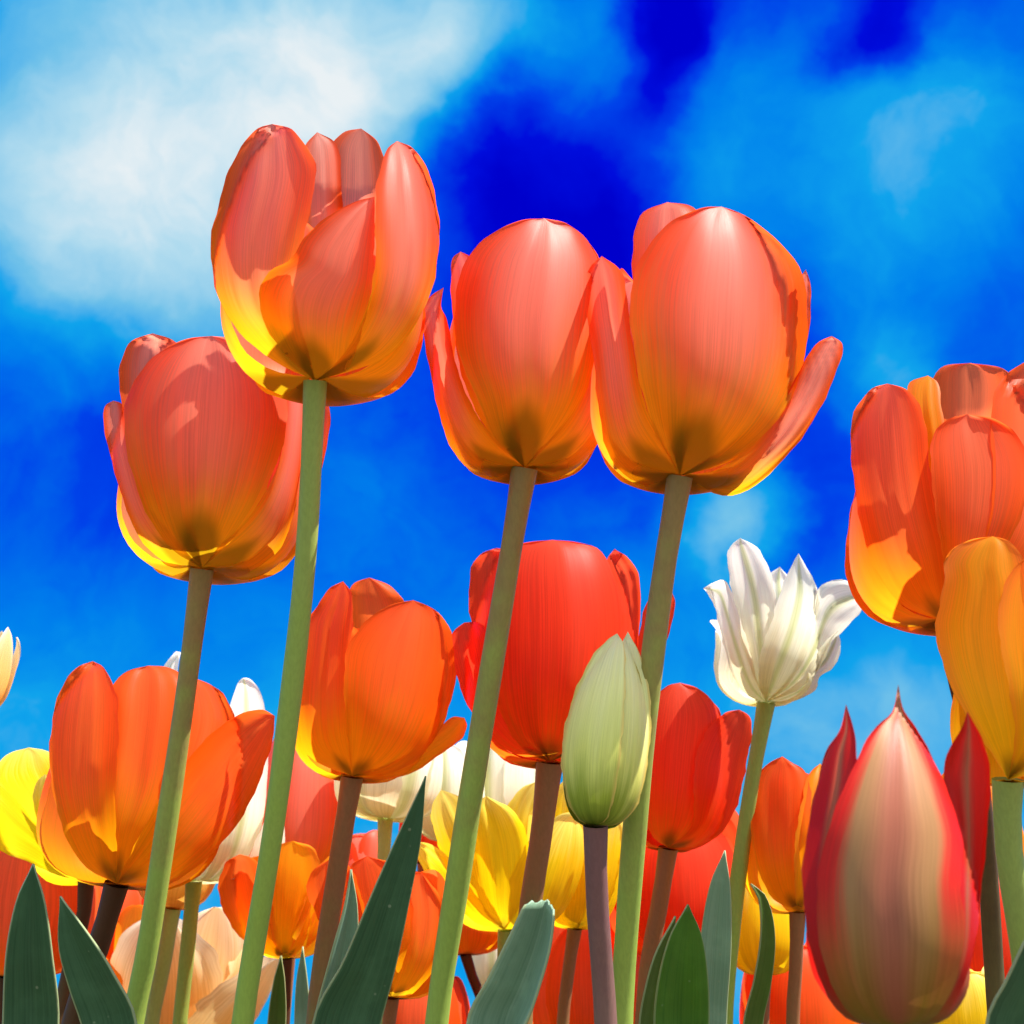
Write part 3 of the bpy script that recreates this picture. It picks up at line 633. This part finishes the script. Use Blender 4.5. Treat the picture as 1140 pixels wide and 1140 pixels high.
tulip('amber_tulip', 'yellow and orange tulip overlapping the big orange one at the right edge', 'tulip', .33, (1122, 868), 92, 268,
      [P(L=[(1112, 852), (1090, 820), (1065, 778), (1048, 735), (1041, 695), (1046, 672), (1052, 642), (1050, 625), (1060, 612), (1080, 601)], R=[(1142, 850), (1154, 800), (1156, 720), (1150, 660), (1138, 620), (1122, 602)], tip=(1105, 597), layer=1.0, wav=1.3),
       P(L=[(1130, 820), (1122, 760), (1112, 705), (1114, 665), (1128, 634)], R=[(1150, 860), (1190, 810), (1212, 740), (1212, 670), (1195, 622)], tip=(1160, 606), layer=1.05, wav=1.3),
       P(az=150, w=.7, ln=.84), P(az=105, layer=.9, w=.8, ln=.82), P(az=-170, layer=.7, w=.6, ln=.6)],
      'amber', 'green', [(1122, 940), (1140, 1060), (1150, 1140)], lean=7, group=TG, sw=30, res=1.2)
# ================================================================== background blooms
BG = TG
tulip('yellow_tulip', 'yellow bowl-shaped tulip at the left edge behind the wide orange one', 'tulip', .52, (96, 980), 100, 160,
      [P(L=[(60, 960), (20, 910), (-10, 870), (5, 842)], R=[(100, 940), (92, 900), (78, 860), (57, 838)], tip=(32, 832), layer=0.97, far=True),
       P(L=[(66, 975), (30, 959), (0, 947), (-25, 925)], R=[(78, 960), (57, 935), (30, 905), (0, 870), (-25, 862)], tip=(-50, 890), layer=1.0),
       P(L=[(80, 965), (50, 930), (37, 895), (40, 872)], R=[(98, 960), (85, 920), (70, 885), (60, 866)], tip=(50, 862), layer=0.94),
       P(az=60, w=1, ln=.9), P(az=120, layer=.93, ln=.8), P(az=180, w=1, ln=.9)],
      'yellow', 'brown', [(92, 1025), (74, 1090)], lean=-8, prof='bowl', group=BG, sw=16)
tulip('white_tulip', 'white tulip behind the wide orange one, only its tips and lower edge showing', 'tulip', .56, (216, 980), 78, 246,
      [P(az=-55, w=.6, ln=1.03, tip='oval', lean=-2), P(az=50, w=.40, ln=.90, tip='round', lean=0, curl=.07), P(az=80, w=.6, ln=.42, lean=24, tip='oval'), P(az=10, layer=.92, w=.6, ln=.6), P(az=180, layer=.92, w=.6, ln=.6), P(az=-110, layer=.92, w=.6, ln=.6)],
      'white', 'green', [(209, 1050), (200, 1140)], lean=0, group=BG, sw=16)
tulip('cream_tulip', 'pale pink cream tulip hidden behind the wide orange bloom, on a pale stem', 'tulip', .60, (192, 1010), 46, 150, six(3, w=1.1), 'cream', 'pale', [(182, 1070), (168, 1140)], group=BG, sw=17, res=.7, lean=3)
tulip('cream_tulip', 'cream and yellow ruffled tulip low at left, between the two pale stems', 'tulip', .66, (190, 1185), 82, 165,
      [P(az=0, w=1.0, ln=.94, tip='oval', wav=3, lean=4), P(az=70, w=.9, ln=.80, lean=16, wav=3, curl=.06), P(az=-75, w=1.0, ln=.9, lean=10, mat='amber', wav=2), P(az=40, layer=.92, w=.8, ln=1.0, wav=3, lean=3),
       P(az=-35, layer=.92, w=.9, ln=1.0, mat='amber', wav=2), P(az=180, w=1.1, ln=1., wav=2), P(az=105, layer=.9, ln=.95, wav=3, lean=8)],
      'cream', 'pale', [(188, 1260)], prof='bowl', group=BG, sw=14)
tulip('orange_tulip', 'deep orange tulip in the lower left corner behind the dark leaf', 'tulip', .56, (8, 1086), 88, 150, six(5, w=1.1, az=20, lean=4), 'sunset', 'brown', [(2, 1140)], group=BG, sw=16, res=.8)
tulip('red_tulip', 'small orange-red tulip between the brown stems at lower left', 'tulip', .68, (112, 1075), 52, 100, six(6, w=1.1, lean=3), 'sunset', 'brown', [(90, 1110), (80, 1150)], group=BG, sw=12, res=.7)
tulip('cream_tulip', 'cream petal of a tulip peeping in at the far left edge against the sky', 'tulip', .5, (-24, 790), 26, 96, six(8, w=.9, tip='point', az=10), 'cream', 'green', [(-40, 950), (-52, 1140)], lean=6, group=BG, sw=14, res=.8)
tulip('red_tulip', 'coral pink tulip just behind the tall stem, below the folded orange one', 'tulip', .62, (328, 985), 55, 165, six(9, w=1.15, az=15), 'coral', 'rust', [(322, 1060), (316, 1140)], group=BG, sw=13, res=.8)
tulip('amber_tulip', 'orange and yellow open tulip beside the tallest green stem, above two thin leaf tips', 'tulip', .54, (318, 1066), 62, 130,
      [P(L=[(292, 1061), (266, 1042), (248, 1012), (243, 985), (252, 960)], R=[(312, 1050), (303, 1010), (295, 975), (284, 957)], tip=(267, 951), layer=1.0, mat='orange'),
       P(L=[(305, 1050), (297, 1000), (298, 960), (308, 942)], R=[(327, 1052), (346, 1010), (356, 970), (350, 945)], tip=(326, 936), layer=1.03),
       P(L=[(322, 1055), (340, 1000), (355, 965)], R=[(335, 1061), (361, 1030), (373, 990), (374, 965)], tip=(366, 953), layer=0.98),
       P(az=180, w=1.0, ln=.85), P(az=-30, layer=.93, ln=.8), P(az=110, layer=.93, ln=.8)],
      'amber', 'brown', [(316, 1140)], prof='bowl', group=BG, sw=12)
tulip('orange_tulip', 'orange tulip behind the long dark leaf, with a yellow petal edge at its base', 'tulip', .50, (436, 1110), 82, 172,
      [P(L=[(410, 1096), (370, 1050), (348, 1010), (341, 985), (350, 968)], R=[(428, 1080), (410, 1030), (400, 990), (387, 962)], tip=(366, 957), layer=1.0),
       P(L=[(420, 1090), (395, 1040), (385, 990), (392, 962)], R=[(442, 1090), (458, 1040), (458, 1000), (442, 965)], tip=(409, 953), layer=1.03),
       P(L=[(440, 1095), (450, 1040), (450, 990), (456, 972)], R=[(455, 1109), (482, 1080), (495, 1030), (491, 1000)], tip=(470, 972), layer=0.98),
       P(az=180, w=1.0, ln=.84), P(az=118, layer=.9, w=1.0, ln=.82), P(az=-118, layer=.9, w=1.0, ln=.82)],
      'orange', 'rust', [(432, 1150)], group=BG, sw=14)
tulip('red_tulip', 'coral tulip top showing behind the brown stem left of the long dark leaf', 'tulip', .66, (398, 1040), 38, 108, six(12, w=1.1), 'coral', 'rust', [(392, 1140)], group=BG, sw=11, res=.7)
tulip('white_tulip', 'cream white tulip under the folded orange one, its pale stem against the sky', 'tulip', .60, (429, 911), 56, 104, six(13, w=1.05, tip='oval', az=-25, lean=5), 'white', 'pale', [(427, 960), (424, 1140)], lean=4, group=BG, sw=15)
tulip('white_tulip', 'cream white tulip just left of the central stem, behind the yellow bowl', 'tulip', .64, (500, 935), 40, 105, six(14, w=1.05, tip='oval'), 'white', 'pale', [(498, 1140)], group=BG, sw=12, res=.7)
tulip('white_tulip', 'cream white tulip with green ribs above the yellow bowl, right of the central stem', 'tulip', .66, (570, 935), 52, 115, six(15, w=1.05, tip='oval', az=30), 'white', 'pale', [(568, 1140)], group=BG, sw=12, res=.8)
tulip('red_tulip', 'small red tulip showing as a sliver right of the long leaf tip', 'tulip', .7, (470, 960), 26, 85, six(16), 'red', 'rust', [(468, 1140)], group=BG, sw=9, res=.6)
tulip('yellow_tulip', 'wide yellow bowl-shaped tulip low at the centre, behind the cut leaf', 'tulip', .54, (562, 1035), 92, 150,
      [P(L=[(533, 1029), (515, 1015), (492, 990), (468, 962)], R=[(548, 1020), (525, 990), (505, 960), (480, 940)], tip=(461, 937), layer=1.0),
       P(L=[(535, 1015), (505, 975), (486, 935), (480, 900)], R=[(555, 1010), (543, 960), (532, 920), (512, 888)], tip=(491, 879), layer=0.96),
       P(L=[(540, 1015), (525, 970), (520, 930), (524, 900)], R=[(575, 1015), (588, 970), (588, 935), (572, 903)], tip=(541, 886), layer=1.03, wav=1.5),
       P(L=[(560, 1000), (560, 940), (564, 900), (580, 878)], R=[(590, 1000), (612, 940), (618, 890), (613, 874)], tip=(600, 869), layer=0.97, far=True),
       P(az=180, w=1.0, ln=.85), P(az=110, layer=.93, w=1.0, ln=.85), P(az=60, layer=.97, w=.9, ln=.8)],
      'yellow', 'green', [(556, 1140)], prof='bowl', group=BG, sw=13)
tulip('yellow_tulip', 'second yellow tulip right behind the mauve stem of the bud', 'tulip', .57, (640, 1033), 62, 155,
      [P(L=[(618, 1025), (606, 990), (603, 940), (612, 890)], R=[(648, 1025), (656, 980), (657, 920), (652, 880)], tip=(634, 862), layer=1.0, wav=1.5),
       P(L=[(648, 1020), (655, 970), (662, 930), (672, 912)], R=[(655, 1032), (675, 1012), (690, 966), (694, 925)], tip=(685, 905), layer=1.03),
       P(az=180, w=1.0, ln=.85), P(az=110, layer=.93, w=1.0, ln=.85), P(az=-60, layer=.95, w=1, ln=.8)],
      'yellow', 'rust', [(632, 1085), (626, 1140)], lean=3, prof='bowl', group=BG, sw=14)
tulip('orange_tulip', 'dark orange tulip under the yellow bowl, beside the central stem', 'tulip', .64, (518, 1062), 46, 80, six(20, w=1.1), 'orange', 'brown', [(530, 1100), (548, 1140)], group=BG, sw=11, res=.7)
tulip('cream_tulip', 'small cream tulip left of the cut leaf, under the yellow bowl', 'tulip', .72, (552, 1108), 30, 75, six(21, tip='oval'), 'white', 'pale', [(550, 1140)], group=BG, sw=10, res=.7)
tulip('red_tulip', 'orange-red tulip low behind the cut leaf and the mauve stem', 'tulip', .62, (648, 1165), 66, 140, six(22, w=1.1), 'sunset', 'rust', [(646, 1240)], group=BG, sw=12, res=.8)
tulip('orange_tulip', 'orange tulip with a yellow base between the mauve stem and the right tall stem', 'tulip', .66, (690, 1058), 52, 105, six(23, w=1.1, az=40, lean=3), 'orange', 'rust', [(686, 1140)], group=BG, sw=11, res=.8)
tulip('red_tulip', 'orange-red tulip directly below and behind the small red one', 'tulip', .60, (748, 1062), 78, 150, six(24, w=1.15, az=10), 'red', 'rust', [(742, 1140)], group=BG, sw=13)
tulip('orange_tulip', 'orange-red tulip behind the white tulip stem, next to the yellow one', 'tulip', .62, (806, 1060), 44, 150, six(25, w=1.15, az=-15), 'orange', 'rust', [(800, 1140)], group=BG, sw=11)
tulip('red_tulip', 'red tulip showing low left of the bright green leaf', 'tulip', .7, (690, 1180), 52, 100, six(26), 'red', 'rust', [(688, 1260)], group=BG, sw=11, res=.7)
tulip('orange_tulip', 'orange tulip with a ragged top just left of the striped one', 'tulip', .50, (888, 1014), 62, 172,
      [P(L=[(860, 1000), (842, 960), (835, 910), (838, 870), (855, 850)], R=[(892, 1000), (898, 950), (903, 900), (898, 862)], tip=(871, 842), layer=1.0, mat='orange', wav=2),
       P(L=[(885, 1000), (885, 940), (893, 890), (900, 862)], R=[(905, 1002), (926, 950), (933, 900), (929, 865)], tip=(913, 850), layer=1.03, wav=2),
       P(az=180, w=1.0, ln=.84), P(az=20, layer=.9, ln=.86, mat='orange'), P(az=-118, layer=.9, w=1.0, ln=.82)],
      'amber', 'rust', [(886, 1070), (882, 1140)], lean=-3, group=BG, sw=15)
tulip('yellow_tulip', 'yellow tulip with a dark base behind the curled thin leaf', 'tulip', .58, (852, 1084), 42, 112, six(28, w=1.15), 'yellow', 'rust', [(850, 1150)], group=BG, sw=12, res=.8)
tulip('orange_tulip', 'orange tulip at the bottom edge left of the striped one', 'tulip', .62, (892, 1190), 66, 130, six(29, w=1.15), 'orange', 'rust', [(890, 1270)], group=BG, sw=12, res=.8)
tulip('amber_tulip', 'yellow-orange tulip peeping out right of the striped one, left of the green stem', 'tulip', .52, (1095, 1005), 52, 140, six(30, w=1.15), 'amber', 'rust', [(1092, 1140)], group=BG, sw=14, res=.8)
tulip('red_tulip', 'bright red tulip low at the right, behind the striped one', 'tulip', .50, (1108, 1135), 76, 162, six(31, w=1.15, az=15), 'red', 'rust', [(1106, 1200)], group=BG, sw=14)
tulip('yellow_tulip', 'yellow tulip at the bottom edge between the striped one and the corner leaf', 'tulip', .46, (1078, 1185), 58, 105, six(32, w=1.1), 'yellow', 'rust', [(1076, 1260)], group=BG, sw=13, res=.8)
tulip('orange_tulip', 'orange-red tulip at the bottom edge below the orange one with a yellow base', 'tulip', .62, (462, 1190), 62, 105, six(33, w=1.1), 'sunset', 'rust', [(460, 1270)], group=BG, sw=12, res=.8)

# ================================================================== leaves
leaf('dark green pointed leaf in the lower left corner', .37, [(37, 962, 0), (35, 1000, 15), (34, 1060, 25), (36, 1140, 30)], 'dark', fold=.5, yaw=10)
leaf('dark green leaf leaning left beside the brown stem', .36, [(67, 998, 0), (84, 1045, 19), (105, 1090, 28), (125, 1140, 32)], 'dark', fold=.3, yaw=-8)
leaf('long dark leaf slanting up to a tip under the folded orange tulip', .37, [(474, 864, 0), (456, 930, 13), (434, 1000, 22), (410, 1075, 30), (385, 1140, 38)], 'dark', fold=.25, yaw=12)
leaf('narrow folded leaf just left of the long dark leaf', .42, [(391, 968, 0), (389, 1010, 8), (380, 1060, 15), (362, 1140, 17)], 'blue', fold=.8, yaw=25)
leaf('broad leaf with its tip cut off, in front of the yellow bowl', .36, [(609, 1003, 17), (600, 1045, 24), (583, 1095, 29), (565, 1140, 32)], 'blue', fold=1.5, yaw=-22, cut=True)
leaf('bright green leaf with light shining through, left of the two right-hand leaves', .37, [(766, 1007, 0), (763, 1040, 18), (759, 1090, 29), (757, 1140, 32)], 'bright', fold=.3, yaw=8)
leaf('bluish upright leaf close to the stem of the white tulip', .42, [(807, 947, 0), (802, 985, 11), (797, 1050, 17), (793, 1140, 16)], 'blue', fold=.4, yaw=-12)
leaf('olive leaf edge behind the bright green leaf', .40, [(752, 1020, 0), (738, 1060, 12), (728, 1100, 15), (722, 1140, 16)], 'olive', fold=.4, yaw=30)
leaf('thin curled leaf arching left at its tip, by the yellow tulip', .46, [(836, 984, 0), (848, 1000, 5), (853, 1040, 9), (847, 1090, 11), (836, 1140, 12)], 'olive', fold=.5, yaw=20)
leaf('dark leaf crossing the lower right corner', .27, [(1190, 960, 0), (1165, 1030, 20), (1140, 1095, 30), (1122, 1140, 34)], 'dark', fold=.3, yaw=15)
leaf('thin dark leaf tip, left one of the pair under the orange and yellow tulip', .48, [(313, 1064, 0), (311, 1090, 6), (308, 1140, 10)], 'olive', fold=.6, yaw=10)
leaf('thin pale leaf tip, right one of the pair under the orange and yellow tulip', .48, [(337, 1054, 0), (337, 1090, 6), (338, 1140, 9)], 'blue', fold=.6, yaw=-10)
